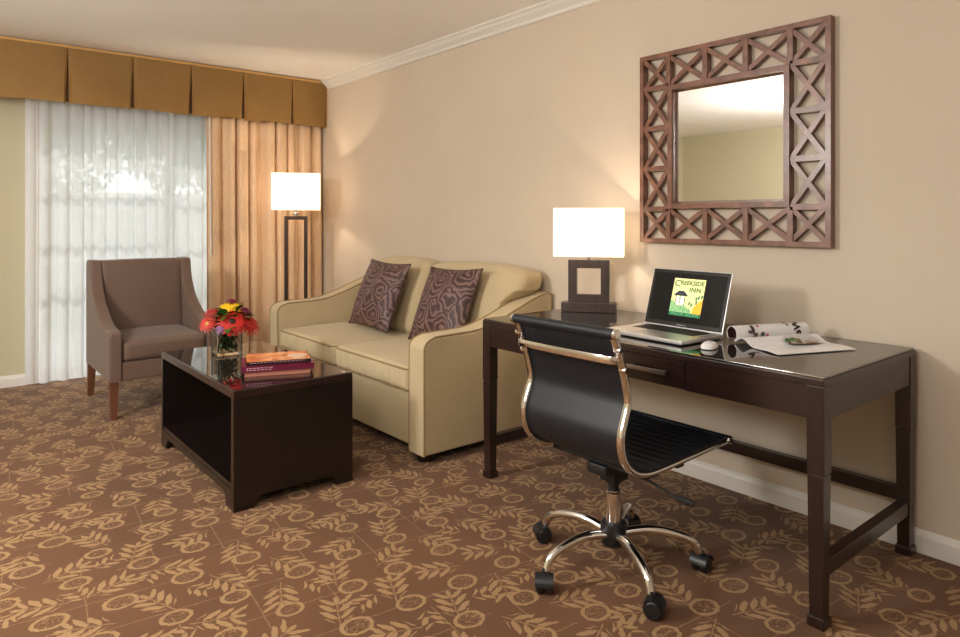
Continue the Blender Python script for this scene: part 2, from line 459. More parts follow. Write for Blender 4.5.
# ------------------------------------------------------------------ window dressing
def cloth(x0, x1, z0, z1, y, amp, nf, seed, nx=420, nz=14, spread=0.0, amp_top=0.7):
    rnd = random.Random(seed); bm = bmesh.new()
    ph = [rnd.random()*6.28 for _ in range(6)]; fr = [nf, nf*1.73, nf*.41, nf*2.6]
    am = [1, .38, .5, .16]; rows = []
    for j in range(nz+1):
        w = j/nz; row = []
        for i in range(nx+1):
            u = i/nx; uu = u+.012*math.sin(u*17+ph[4])+.003*math.sin(3*w+ph[5])
            d = sum(a*math.sin(2*PI*f*uu+p) for a, f, p in zip(am, fr, ph))
            d = math.tanh(d*1.1)*amp*(amp_top+(1-amp_top)*(1-w))
            xx = x0+(x1-x0)*u+(u-.5)*spread*(1-w)+.25*amp*math.cos(2*PI*nf*uu+ph[0])
            row.append(bm.verts.new((xx, y+d, z0+(z1-z0)*w+(.004*math.sin(u*60) if j == 0 else 0))))
        rows.append(row)
    for a, b in zip(rows, rows[1:]):
        for i in range(nx): bm.faces.new([a[i], a[i+1], b[i+1], b[i]])
    return bm
sh = obj('sheer_curtain', cloth(.58, 1.93, .035, 2.2, 5.93, .022, 15, 4, spread=.0), 'sheer')
tag(sh, 'long white sheer curtain hanging over the glass door', 'curtain')
dp = obj('drapery_panel', cloth(1.83, 2.872, .02, 2.2, 5.80, .046, 9, 21, nx=520), 'drape')
so = dp.modifiers.new('thickness', 'SOLIDIFY'); so.thickness = .004
tag(dp, 'pleated peach tan drape hanging behind the floor lamp', 'curtain')
# drawn-back sliver and wand between sheer and drape
wd = obj('curtain_wand', TB([(1.835, 5.75, 2.15), (1.84, 5.75, 1.6), (1.845, 5.75, .95)], .006, 8), 'trim')
tag(wd, 'thin white pull wand hanging where sheer meets drape', 'curtain wand')

# valance
vl = thing('box_pleat_valance', 'bronze box-pleated valance running along the top of the window', 'valance', (1.4, 5.70, 2.09))
edges = [-.48, -.05, .38, .816, 1.25, 1.679, 2.105, 2.545, 2.877]
obj('cornice_board', B(-.48, 2.876, 5.695, 6.10, 2.492, 2.512, bev=.002), M['valance'], vl, world=True)
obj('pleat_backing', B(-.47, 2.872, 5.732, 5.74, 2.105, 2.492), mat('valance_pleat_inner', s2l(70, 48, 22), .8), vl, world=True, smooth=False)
for sx in (-.48, 2.870): obj('side_return', B(sx, sx+.006, 5.705, 6.10, 2.095, 2.492), 'valance', vl, world=True, smooth=False)
for i, (a, b) in enumerate(zip(edges, edges[1:])):
    rnd = random.Random(i); bm = bmesh.new(); nx, nz = 24, 12; rows = []; k1, k2 = rnd.uniform(-.01, .01), rnd.uniform(0, 6)
    for j in range(nz+1):
        w = j/nz; row = []
        g = .001+.009*(1-w)
        for q in range(nx+1):
            u = q/nx; x = a+g+(b-a-2*g)*u
            bulge = -.012*math.sin(PI*u)*(1-w*.6)-.012*(1-w)*(abs(2*u-1)**6)*0+.006*(1-w)*math.sin(6*u+k2)
            edge = .03*max(0, abs(2*u-1)-.95)/.05*(.25+.75*(1-w))
            row.append(bm.verts.new((x, 5.702+bulge+edge, 2.092+(2.492-2.092)*w+(k1*(u-.5)+.004*math.sin(5*u+k2))*(1-w))))
        rows.append(row)
    for p, r in zip(rows, rows[1:]):
        for q in range(nx): bm.faces.new([p[q], p[q+1], r[q+1], r[q]])
    bmesh.ops.solidify(bm, geom=bm.faces[:], thickness=.004)
    obj('pleat_panel', bm, 'valance', vl, world=True)

# ------------------------------------------------------------------ lamps
def boxshade(w, d, z0, z1, t=.004):
    bm = bmesh.new(); o = rrect(w, d, .012, 3); i = rrect(w-2*t, d-2*t, .01, 3)
    R = [[bm.verts.new((x, y, z)) for x, y in s] for s, z in ((o, z0), (o, z1), (i, z1), (i, z0))]
    n = len(o)
    for k in range(4):
        A, Bq = R[k], R[(k+1) % 4]
        for j in range(n): bm.faces.new([A[j], A[(j+1) % n], Bq[(j+1) % n], Bq[j]])
    return bm
def bulb_light(name, loc, watts, col, parent, r=.035):
    l = bpy.data.lights.new(name, 'POINT'); l.energy = watts; l.color = col; l.shadow_soft_size = r
    o = bpy.data.objects.new(name, l); C.objects.link(o); o.location = loc; o.parent = parent
WARM = (1.0, .80, .58)
M['bulb'] = emis('lit_bulb', (1, .85, .6), 3)
# table lamp: local x = wide side
tl = thing('table_lamp', 'lit table lamp with open square wooden base and white rectangular shade on the desk', 'lamp', (2.665, 2.345, .766), math.radians(-54))
obj('base', B(-.14, .14, -.04, .04, 0, .048, bev=.003), 'lamp_base', tl)
bm = bmesh.new(); rect_frame(bm, -.105, .105, .046, .268, -.022, .022, .043); obj('square_frame', bm, 'lamp_base', tl, smooth=False)
obj('neck', LT([(.012, .268), (.012, .282), (.02, .284), (.02, .29), (.008, .292), (.008, .33)], 16), 'nickel', tl)
sd = obj('lamp_shade', boxshade(.355, .14, .286, .535), 'shade', tl)
sp = bmesh.new()
for ang in (0, PI/2): tube(sp, [(-.173*math.cos(ang), -.067*math.sin(ang), .52), (.173*math.cos(ang), .067*math.sin(ang), .52)], .0018, 6)
obj('shade_spider', sp, 'nickel', sd)
obj('bulb', LT([(.012, .335), (.016, .345), (.028, .375), (.03, .395), (.02, .418), (.002, .425)], 16), 'bulb', tl)
bulb_light('bulb_light', (0, 0, .40), 20, WARM, tl)
# floor lamp
fl = thing('floor_lamp', 'lit floor lamp with tall narrow open frame and white rectangular shade by the drapes', 'lamp', (2.435, 5.40, 0), math.radians(-24))
obj('base', B(-.15, .15, -.12, .12, 0, .025, bev=.004), 'lamp_metal', fl)
bm = bmesh.new(); rect_frame(bm, -.095, .095, .025, 1.272, -.016, .016, .03); obj('open_frame', bm, 'lamp_metal', fl, smooth=False)
obj('neck', LT([(.014, 1.272), (.014, 1.285), (.03, 1.288), (.03, 1.30), (.01, 1.305), (.01, 1.38)], 16), 'nickel', fl)
sd = obj('lamp_shade', boxshade(.395, .2, 1.325, 1.632), 'shade', fl)
sp = bmesh.new()
for ang in (0, PI/2): tube(sp, [(-.195*math.cos(ang), -.098*math.sin(ang), 1.61), (.195*math.cos(ang), .098*math.sin(ang), 1.61)], .002, 6)
obj('shade_spider', sp, 'nickel', sd)
obj('bulb', LT([(.012, 1.38), (.016, 1.39), (.028, 1.42), (.03, 1.44), (.02, 1.463), (.002, 1.47)], 16), 'bulb', fl)
bulb_light('bulb_light', (0, 0, 1.45), 30, WARM, fl)

# ------------------------------------------------------------------ wall mirror
mr = thing('wall_mirror', 'square wall mirror in reddish brown openwork frame of crosses above the desk', 'mirror', (XW, 1.682, 1.127))
Wm = .945; cellw = (Wm-.02)/5; F0, F1 = -.042, -.002    # local x range off the wall
def yz_frame(bm, a0, a1, b0, b1, x0, x1, w):
    box(bm, x0, x1, a0, a0+w, b0, b1); box(bm, x0, x1, a1-w, a1, b0, b1)
    box(bm, x0, x1, a0+w, a1-w, b0, b0+w); box(bm, x0, x1, a0+w, a1-w, b1-w, b1)
bm = bmesh.new(); yz_frame(bm, -Wm/2, Wm/2, 0, Wm, F0, F1, .022); obj('outer_frame', bm, 'mirror_wood', mr, smooth=False)
h = .282+.022; zc = Wm/2
bm = bmesh.new(); yz_frame(bm, -h, h, zc-h, zc+h, F0-.004, F1, .025); obj('inner_frame', bm, 'mirror_wood', mr, smooth=False)
g0 = Wm/2-.022; lim = h; cs = 2*g0/5
bounds = [-g0, -h, -h/3*1.0, h/3*1.0, h, g0]
def bar(bm, p, q, w, x0, x1):
    p, q = Vector(p), Vector(q); d = (q-p).normalized(); n = Vector((-d.y, d.x))*w/2
    pts = [p+n, q+n, q-n, p-n]
    a = [bm.verts.new((x0, s.x, s.y)) for s in pts]; b = [bm.verts.new((x1, s.x, s.y)) for s in pts]
    bm.faces.new(a); bm.faces.new(b[::-1])
    for i in range(4): bm.faces.new([a[i], b[i], b[(i+1) % 4], a[(i+1) % 4]])
for i in range(5):
    for j in range(5):
        if 0 < i < 4 and 0 < j < 4: continue
        a0, a1, b0, b1 = bounds[i], bounds[i+1], zc+bounds[j], zc+bounds[j+1]
        bm = bmesh.new()
        bar(bm, (a0, b0), (a1, b1), .021, F0+.006, F1-.004); bar(bm, (a0, b1), (a1, b0), .021, F0+.0075, F1-.0055)
        obj('cross_brace', bm, 'mirror_wood', mr, smooth=False)
dv = [(s*q, -1) for s in (-1, 1) for q in (h/3, h)]
for k in (-h, -h/3, h/3, h):
    for lo, hi in ((0, zc-h), (zc+h, Wm)):
        obj('divider', B(F0+.002, F1-.002, k-.0125, k+.0125, lo+.02 if lo == 0 else lo, hi if lo == 0 else hi-.02), 'mirror_wood', mr, smooth=False)
        a, b = ((-g0, -h) if lo == 0 else (h, g0))
        obj('divider', B(F0+.002, F1-.002, a, b, zc+k-.0125, zc+k+.0125), 'mirror_wood', mr, smooth=False)
# bevelled mirror glass
bm = bmesh.new(); o_, i_ = .283, .268
ro = [bm.verts.new((-.014, y, zc+z)) for y, z in ((-o_, -o_), (o_, -o_), (o_, o_), (-o_, o_))]
ri = [bm.verts.new((-.017, y, zc+z)) for y, z in ((-i_, -i_), (i_, -i_), (i_, i_), (-i_, i_))]
rb = [bm.verts.new((-.004, y, zc+z)) for y, z in ((-o_, -o_), (o_, -o_), (o_, o_), (-o_, o_))]
bm.faces.new(ri); bm.faces.new(rb[::-1])
for k in range(4):
    n = (k+1) % 4; bm.faces.new([ro[k], ro[n], ri[n], ri[k]]); bm.faces.new([rb[k], rb[n], ro[n], ro[k]])
obj('mirror_glass', bm, 'mirror', mr, smooth=False)

# ------------------------------------------------------------------ desk
DXF, DXB, DY0, DY1, DH = 2.09, 2.852, .91, 2.515, .757
dk = thing('writing_desk', 'dark espresso writing desk with glass top standing along the right wall', 'desk', ((DXF+DXB)/2, (DY0+DY1)/2, 0))
O = lambda n, bm, m, p=None, **k: obj(n, bm, m, p if p else dk, world=True, **k)
O('desk_top', B(DXF, DXB, DY0, DY1, .735, DH, bev=.002), 'darky')
O('glass_sheet', B(DXF+.004, DXB-.004, DY0+.004, DY1-.004, DH, DH+.008, bev=.0015), 'desk_glass', label='glass sheet lying on the desk top')
ap = bmesh.new()
box(ap, DXF+.004, DXF+.022, DY0+.05, 1.392, .633, .735); box(ap, DXF+.004, DXF+.022, 2.03, DY1-.05, .633, .735)
box(ap, DXF+.012, DXF+.022, 1.392, 2.03, .633, .735)
box(ap, DXB-.022, DXB-.004, DY0+.05, DY1-.05, .633, .735)
O('front_apron', ap, 'darky', smooth=False)
for y0 in (DY0+.003, DY1-.021): O('side_apron', B(DXF+.05, DXB-.05, y0, y0+.018, .633, .735), M['dark'], smooth=False)
for a, b in ((1.396, 1.709), (1.713, 2.026)):
    d = O('drawer', B(DXF+.002, DXF+.018, a, b, .636, .732, bev=.001), 'darky')
    c = (a+b)/2-.005
    hb = B(DXF-.026, DXF-.016, c-.09, c+.09, .678, .694, bev=.002)
    for s in (-.075, .075): box(hb, DXF-.02, DXF+.003, c+s-.005, c+s+.005, .681, .691)
    O('drawer_pull', hb, 'nickel', d)
def leg(sx, sy):
    x = DXF if sx < 0 else DXB-.052; y = DY0 if sy < 0 else DY1-.052
    bm = B(x, x+.052, y, y+.052, .468, .735, bev=.0015)
    # lower, slightly tapering shaft below the seam
    v = [[bm.verts.new((x+.026+dx*s, y+.026+dy*s, z)) for dx, dy in ((-1, -1), (1, -1), (1, 1), (-1, 1))] for z, s in ((.464, .0245), (.03, .0205))]
    for k in range(4): n = (k+1) % 4; bm.faces.new([v[1][k], v[1][n], v[0][n], v[0][k]])
    bm.faces.new(v[1][::-1]); bm.faces.new(v[0])
    box(bm, x+.004, x+.048, y+.004, y+.048, .462, .47)
    l = O('leg', bm, 'dark', smooth=False)
    O('foot_block', B(x-.001, x+.053, y-.001, y+.053, 0, .032, bev=.004), 'dark', l)
for sx in (-1, 1):
    for sy in (-1, 1): leg(sx, sy)
for y0 in (DY0+.008, DY1-.044): O('stretcher', B(DXF+.04, DXB-.04, y0, y0+.036, .15, .20, bev=.002), 'dark')
O('stretcher', B(DXB-.047, DXB-.012, DY0+.04, DY1-.04, .195, .245, bev=.002), 'darky')
DT = DH+.008+.001

# ------------------------------------------------------------------ laptop
lp = thing('laptop', 'open silver laptop with black screen showing an inn logo, on the desk', 'laptop', (2.34, 1.665, DT), math.radians(-3))
LW, LD = .395, .272      # local: x depth (screen at +x), y width
obj('base', B(-LD/2, LD/2, -LW/2, LW/2, .003, .019, bev=.004, seg=3), 'alu', lp)
for sx in (-1, 1):
    for sy in (-1, 1): obj('rubber_foot', LT([(.008, 0), (.008, .004)], 12, (sx*.11, sy*.17, 0)), 'plastic', lp)
kb = B(-.005, .112, -.155, .155, .0188, .0196)
ky = bmesh.new()
for r in range(6):
    for c_ in range(14):
        x0 = .0+.0+r*.0185; y0 = -.148+c_*.0212
        box(ky, x0-.001, x0+.0145, y0, y0+.0175, .0196, .0212)
k_ = obj('keyboard', kb, 'bezel', lp, smooth=False); obj('keys', ky, 'key', k_, smooth=False)
obj('trackpad', B(-.118, -.025, -.06, .06, .0188, .0194, bev=.0002), mat('trackpad_metal', (.6, .6, .62), .4, .8), lp)
tilt = math.radians(17)
def scr(bm):   # screen-local (t thickness, y, h) -> laptop-local, hinge at x = LD/2-.008
    R = Matrix.Rotation(tilt, 4, 'Y')
    bmesh.ops.transform(bm, matrix=Matrix.Translation((LD/2-.012, 0, .019))@R, verts=bm.verts); return bm
lid = obj('screen_lid', scr(B(0, .008, -LW/2, LW/2, 0, .252, bev=.003, seg=3)), 'alu', lp)
obj('bezel', scr(B(-.0012, .0005, -LW/2+.004, LW/2-.004, .004, .248, bev=.0004)), M['bezel'], lid)
DM = emis('display_black', (.008, .008, .008), .2); DM.node_tree.nodes['Principled BSDF'].inputs['Roughness'].default_value = .12; DM.node_tree.nodes['Principled BSDF'].inputs['Specular IOR Level'].default_value = .25
dsp = obj('display', scr(B(-.0018, -.001, -LW/2+.018, LW/2-.018, .022, .234)), DM, lid, smooth=False)
# screen artwork, viewed from -x: screen right is -y
def flat(pts, off):
    bm = bmesh.new(); bm.faces.new([bm.verts.new((off, -(.004+(a+.006)*1.4), b)) for a, b in pts])
    r = bmesh.ops.extrude_face_region(bm, geom=bm.faces[:]); bmesh.ops.translate(bm, vec=(.0003, 0, 0), verts=[v for v in r['geom'] if isinstance(v, bmesh.types.BMVert)])
    return scr(bm)
def ecol(n, r, g, b): return emis(n, s2l(r, g, b), .75)
ax0, ax1, az0, az1 = -.062, .05, .05, .212
E_y, E_g, E_dg, E_o, E_k, E_c = ecol('logo_yellow', 232, 222, 150), ecol('logo_sage', 130, 176, 120), ecol('logo_green', 0, 104, 66), ecol('logo_orange', 236, 168, 40), ecol('logo_navy', 34, 40, 52), ecol('logo_cream', 246, 244, 214)
pic = obj('logo_panel', flat([(ax0, az0), (ax1, az0), (ax1, az1), (ax0, az1)], -.0022), E_y, dsp, smooth=False)
obj('logo_band', flat([(ax0, az0), (ax1, az0), (ax1, az0+.015), (ax0, az0+.015)], -.0026), E_dg, dsp, smooth=False)
obj('logo_hill', flat([(.018, az0+.015), (ax1, az0+.015), (ax1, .128), (.04, .118), (.03, .104), (.02, .09)], -.0026), E_o, dsp, smooth=False)
obj('logo_meadow', flat([(ax0, az0+.015), (.016, az0+.015), (.012, .08), (0, .084), (-.01, .098), (-.03, .094), (-.048, .104), (-.055, .118), (ax0, .112)], -.0028), E_g, dsp, smooth=False)
obj('logo_lantern', flat([(-.042, .096), (-.014, .096), (-.012, .134), (-.044, .134)], -.003), E_c, dsp, smooth=False)
obj('logo_roof', flat([(-.056, .136), (-.002, .136), (-.014, .152), (-.02, .158), (-.038, .158), (-.045, .15)], -.0034), E_k, dsp, smooth=False)
pb = bmesh.new()
for a in (-.045, -.03, -.013):
    w = .0012
    f = [(a-w, .094), (a+w, .094), (a+w, .137), (a-w, .137)]
    bm2 = flat(f, -.0036); me = bpy.data.meshes.new('t'); bm2.to_mesh(me); bm2.free(); pb.from_mesh(me)
for z in (.124,):
    bm2 = flat([(-.045, z-.001), (-.013, z-.001), (-.013, z+.001), (-.045, z+.001)], -.0036); me = bpy.data.meshes.new('t'); bm2.to_mesh(me); bm2.free(); pb.from_mesh(me)
obj('logo_posts', pb, E_k, dsp, smooth=False)
# reeds in the meadow and trees on the hill
pb = bmesh.new(); rnd = random.Random(2)
for i in range(26):
    a = rnd.uniform(ax0+.004, .012); z = rnd.uniform(az0+.017, .088); l = rnd.uniform(.006, .014); s = rnd.uniform(-.006, .006)
    bm2 = flat([(a, z), (a+.0018, z), (a+s+.001, z+l)], -.0032); me = bpy.data.meshes.new('t'); bm2.to_mesh(me); bm2.free(); pb.from_mesh(me)
for a, z in ((.028, .128), (.036, .134), (.046, .137), (.03, .112), (.006, .106), (.014, .1)):
    bm2 = flat([(a-.003, z-.008), (a+.001, z-.008), (a+.004, z+.006), (a, z+.01), (a-.004, z+.004)], -.0032); me = bpy.data.meshes.new('t'); bm2.to_mesh(me); bm2.free(); pb.from_mesh(me)
obj('logo_reeds', pb, ecol('logo_olive', 74, 120, 84), dsp, smooth=False)
def textbm(s, size, spacing=1.0, bold=0.0):
    cu = bpy.data.curves.new('t', 'FONT'); cu.body = s; cu.size = size; cu.align_x = 'LEFT'; cu.space_character = spacing; cu.offset = bold; cu.resolution_u = 3
    ob = bpy.data.objects.new('t', cu); C.objects.link(ob)
    dg = bpy.context.evaluated_depsgraph_get(); me = bpy.data.meshes.new_from_object(ob.evaluated_get(dg))
    bpy.data.objects.remove(ob); bm = bmesh.new(); bm.from_mesh(me)
    return bm
def scr_text(name, s, x, z, size, m, off=-.0040, width=None, spacing=1.0, bold=0):
    bm = textbm(s, size, spacing, bold)
    xs = [v.co.x for v in bm.verts]; k = (width/(max(xs)-min(xs))) if width else 1
    for v in bm.verts: v.co = Vector((off, -(.004+(x+v.co.x*k+.006)*1.4), z+v.co.y))
    return obj(name, scr(bm), m, dsp, smooth=False)
E_lt = ecol('logo_letter_green', 60, 104, 62)
scr_text('lettering', 'C', -.059, .176, .040, E_lt, width=.021, bold=.0008)
scr_text('lettering', 'REEKSIDE', -.037, .185, .026, E_lt, width=.083, bold=.0008)
scr_text('lettering', 'INN', -.002, .156, .027, E_lt, width=.040, spacing=1.1, bold=.001)
scr_text('lettering', 'PALO ALTO', -.052, .0535, .012, E_g, width=.094, spacing=1.4)
bm = textbm('MacBook Pro', .008)
for v in bm.verts: v.co = Vector((-.0022, -(-.022+v.co.x), .009+v.co.y))
obj('lettering', scr(bm), mat('bezel_print', (.6, .6, .6), .4), lid, smooth=False)

# mouse
ms = thing('computer_mouse', 'small white mouse lying beside the silver laptop', 'mouse', (2.255, 1.395, DT), math.radians(20))
def mouse_fn(p, u):
    k = 1-.55*max(0, u.y*u.y*.8)
    return (p.x, p.y, max(p.z, 0)*k+.001)
bm = bmesh.new(); bmesh.ops.create_uvsphere(bm, u_segments=32, v_segments=16, radius=1)
for v in bm.verts:
    x, y, z = v.co; q = lambda a, e: math.copysign(abs(a)**e, a)
    v.co = (q(x, .8)*.055, q(y, .8)*.029, .004+max(z, -.15)*.02*(1-.25*x*x))
obj('shell', bm, 'white_plastic', ms)
obj('sole', LT([(.02, 0), (.024, .0015), (.024, .003)], 24), 'plastic', ms)

# ------------------------------------------------------------------ rolled magazine
mg = thing('magazine', 'open magazine with its cover half rolled up, lying on the desk by the laptop', 'magazine', (2.5, 1.3, DT))
A0 = Vector((2.425, 1.405, 0)); A1 = Vector((2.745, 1.275, 0)); ax = (A1-A0).normalized(); nrm_ = Vector((ax.y, -ax.x, 0))   # towards camera
Lm = (A1-A0).length+.0; rr = .031
def sec(s):   # cross-section: (toward-camera offset, height); s=0 at spine, s>0 flat page, s<0 the roll
    if s >= 0:
        z = .003+.024*math.exp(-((s-.05)/.038)**2)+.004*math.exp(-((s-.20)/.05)**2)
        return s+.018, z
    a = -s/rr
    th = -PI/2+.55-a      # start near bottom front, go up the back? rolls over the top away from camera
    r = rr-.0011*max(0, a-2.4)
    a0 = .55
    th = -PI/2+a0+a
    return math.cos(th)*r, .001+rr+math.sin(th)*r
def surf(a, s, off=0.0):
    c = sec(s); c2 = sec(s+.001); t = Vector((c2[0]-c[0], c2[1]-c[1])).normalized()
    n = Vector((-t.y, t.x)) if s >= 0 else Vector((-t.y, t.x))
    c = (c[0]+n.x*off, c[1]+n.y*off)
    sk = 1.0
    p = A0+ax*(a-.07*max(0, s))+nrm_*(c[0])+Vector((0, 0, c[1])); return p-Vector((2.5, 1.3, 0))
def sheet(s0, s1, n, z=0.0, a1=Lm):
    bm = bmesh.new(); rows = []
    for i in range(n+1):
        s = s0+(s1-s0)*i/n; row = [bm.verts.new(surf(a1*j/10, s)+Vector((0, 0, z))) for j in range(11)]; rows.append(row)
    for p, q in zip(rows, rows[1:]):
        for j in range(10): bm.faces.new([p[j], p[j+1], q[j+1], q[j]])
    bmesh.ops.recalc_face_normals(bm, faces=bm.faces)
    bmesh.ops.solidify(bm, geom=bm.faces[:], thickness=.0022)
    return bm
obj('flat_page', sheet(0.0, .255, 44), 'paper', mg)
obj('under_pages', B(0, .001, 0, .001, 0, .001), 'paper', mg) if False else None
obj('rolled_pages', sheet(-.155, -.0001, 60), 'paper', mg)
def decal(name, pts, col, off=.0032):
    bm = bmesh.new(); bm.faces.new([bm.verts.new((a, s, 0)) for a, s in pts])
    bmesh.ops.triangulate(bm, faces=bm.faces[:]); bmesh.ops.subdivide_edges(bm, edges=bm.edges, cuts=3)
    for v in bm.verts: v.co = surf(v.co.x, v.co.y, off)
    return obj(name, bm, mat(name+'_ink', col, .35), mg, smooth=True)
def blob(ca, cs_, ra, rs, n=14, seed=0, wob=.2):
    rnd = random.Random(seed); return [(ca+ra*math.cos(6.283*k/n)*(1+rnd.uniform(-wob, wob)), cs_+rs*math.sin(6.283*k/n)*(1+rnd.uniform(-wob, wob))) for k in range(n)]
decal('printed_plate', blob(.235, .10, .085, .05, 20, 1, .05), s2l(206, 206, 208), .0045)
decal('printed_food', blob(.225, .115, .07, .036, 18, 2, .15), s2l(120, 86, 54), .006)
decal('printed_greens', blob(.195, .095, .034, .018, 14, 3, .3), s2l(70, 112, 50), .0078)
decal('printed_sauce', blob(.25, .13, .028, .014, 12, 4, .3), s2l(178, 126, 92), .0074)
decal('printed_fruit', blob(.075, .035, .014, .012, 12, 5, .3), s2l(190, 84, 60), .005)
for i, (a, s, ra, rs, c) in enumerate(((.075, -.050, .009, .022, (60, 54, 58)), (.062, -.040, .012, .006, (90, 80, 84)), (.085, -.028, .010, .008, (70, 66, 70)), (.105, -.062, .006, .006, (200, 70, 90)), (.14, -.026, .007, .006, (200, 80, 100)), (.118, -.03, .012, .008, (70, 74, 66)))):
    decal('printed_picture', blob(a, s, ra, rs, 10, i+9, .3), s2l(*c), .0034)
decal('printed_inside', [(.001, -.150), (.05, -.150), (.05, -.02), (.001, -.02)], s2l(92, 46, 50), -.0012)
bm = textbm('We', .045, bold=.002)
for v in bm.verts:   # heading runs across the roll
    x, y = v.co.x, v.co.y; v.co = surf(.30-y, -.08+x*.9+.0, .0036)
obj('lettering', bm, 'plastic', mg, smooth=False)
bm = textbm('To', .024, bold=.001)
for v in bm.verts:
    x, y = v.co.x, v.co.y; v.co = surf(.25-y, -.08+x*.9, .0036)
obj('lettering', bm, 'plastic', mg, smooth=False)

# ------------------------------------------------------------------ office chair
YC = 1.572
oc = thing('office_chair', 'black and chrome rolling office chair pulled up to the desk', 'chair', (1.9, YC-.015, 0))
OC = lambda n, bm, m, p=None, **k: obj(n, bm, m, p if p else oc, world=True, **k)
prof = [(1.645, .886), (1.664, .84), (1.688, .78), (1.710, .71), (1.717, .66), (1.700, .612), (1.682, .56), (1.688, .505), (1.715, .458), (1.768, .426), (1.85, .413), (2.06, .418), (2.295, .426)]
pr3 = crom([(x, 0, z) for x, z in prof], 6)
for y in (1.35, 1.79):
    bm = bmesh.new(); sweep(bm, [p+Vector((0, y, 0)) for p in pr3], rrect(.019, .026, .007, 3), (0, 1, 0))
    OC('side_rail', bm, 'chrome')
# sling
def sling(i0, i1, ny, off0, rib=0.0):
    pts = pr3[i0:i1]; T = frames(pts); bm = bmesh.new(); rows = []
    # resample densely
    P = crom(pts, 6) if rib else pts; T = frames(P); acc = 0
    for k, (p, t) in enumerate(zip(P, T)):
        if k: acc += (P[k]-P[k-1]).length
        n = Vector((t.z, 0, -t.x))    # forward/up normal
        if n.x+n.z < 0: n = -n
        o = off0+(rib*abs(math.sin(acc*PI/.042)) if rib else 0)
        rows.append([bm.verts.new(p+n*(o-.004*math.sin(PI*j/ny))+Vector((0, 1.343+(1.797-1.343)*j/ny, 0))) for j in range(ny+1)])
    for a, b in zip(rows, rows[1:]):
        for j in range(ny): bm.faces.new([a[j], a[j+1], b[j+1], b[j]])
    bmesh.ops.recalc_face_normals(bm, faces=bm.faces)
    bmesh.ops.solidify(bm, geom=bm.faces[:], thickness=.007)
    return bm
nback = 8*6+1
OC('backrest', sling(0, nback, 16, .013), 'vinyl')
OC('seat', sling(nback-1, len(pr3), 16, .013, rib=.004), 'vinyl')
def roll(px, pz, r):
    t_ = LT([(r, 1.345), (r, 1.795)], 20, (px, 0, pz), 'Y'); o = OC('edge_roll', t_, 'vinyl')
    for a, b in ((1.330, 1.345), (1.795, 1.810)):
        OC('end_cap', LT([(r*.8, a), (r*1.02, a+.003), (r*1.02, b-.003), (r*.8, b)], 20, (px, 0, pz), 'Y'), 'chrome', o)
roll(1.645, .887, .017); roll(2.297, .430, .014)
# curved bar across the back
bar_ = crom([(1.682, 1.348, .80), (1.652, 1.36, .803), (1.640, 1.42, .805), (1.636, 1.57, .805), (1.640, 1.72, .805), (1.652, 1.78, .803), (1.682, 1.792, .80)], 6)
bm = bmesh.new(); sweep(bm, bar_, rrect(.01, .026, .004, 2), (0, 0, 1)); OC('back_bar', bm, 'chrome')
for y in (1.345, 1.797):
    for z in (.835, .77): OC('bolt', LT([(.008, y-.012), (.01, y-.008), (.01, y+.012), (.006, y+.014)], 12, (1.664 if z > .8 else 1.69, 0, z), 'Y'), 'chrome')
# undercarriage
bm = bmesh.new(); box(bm, 1.80, 2.02, 1.51, 1.60, .355, .395, bev=.01); box(bm, 1.82, 1.90, 1.36, 1.78, .388, .402, bev=.003); box(bm, 2.0, 2.04, 1.36, 1.78, .385, .402, bev=.003)
box(bm, 1.86, 1.94, 1.52, 1.59, .315, .36, bev=.008)
OC('tilt_mechanism', bm, 'plastic')
OC('tension_knob', LT([(.018, 1.47), (.022, 1.475), (.022, 1.50), (.012, 1.505), (.01, 1.52)], 16, (2.0, 0, .365), 'Y'), 'plastic')
lv = OC('height_lever', TB([(1.93, 1.52, .36), (1.935, 1.44, .34), (1.945, 1.37, .32), (1.955, 1.33, .305)], .005, 8), 'plastic')
OC('lever_paddle', TB([(1.950, 1.335, .307), (1.962, 1.305, .302), (1.970, 1.275, .298)], [.008, .013, .008], 10), 'plastic', lv)
cx, cy = 1.9, YC-.015
OC('gas_column', LT([(.026, .15), (.0275, .155), (.0275, .272), (.024, .276), (.024, .28)], 24, (cx, cy, 0)), 'chrome')
OC('column_collar', LT([(.019, .276), (.019, .30), (.026, .305), (.03, .33), (.03, .335)], 24, (cx, cy, 0)), 'plastic')
OC('hub', LT([(.036, .085), (.043, .092), (.047, .15), (.043, .165), (.03, .17)], 28, (cx, cy, 0)), 'plastic')
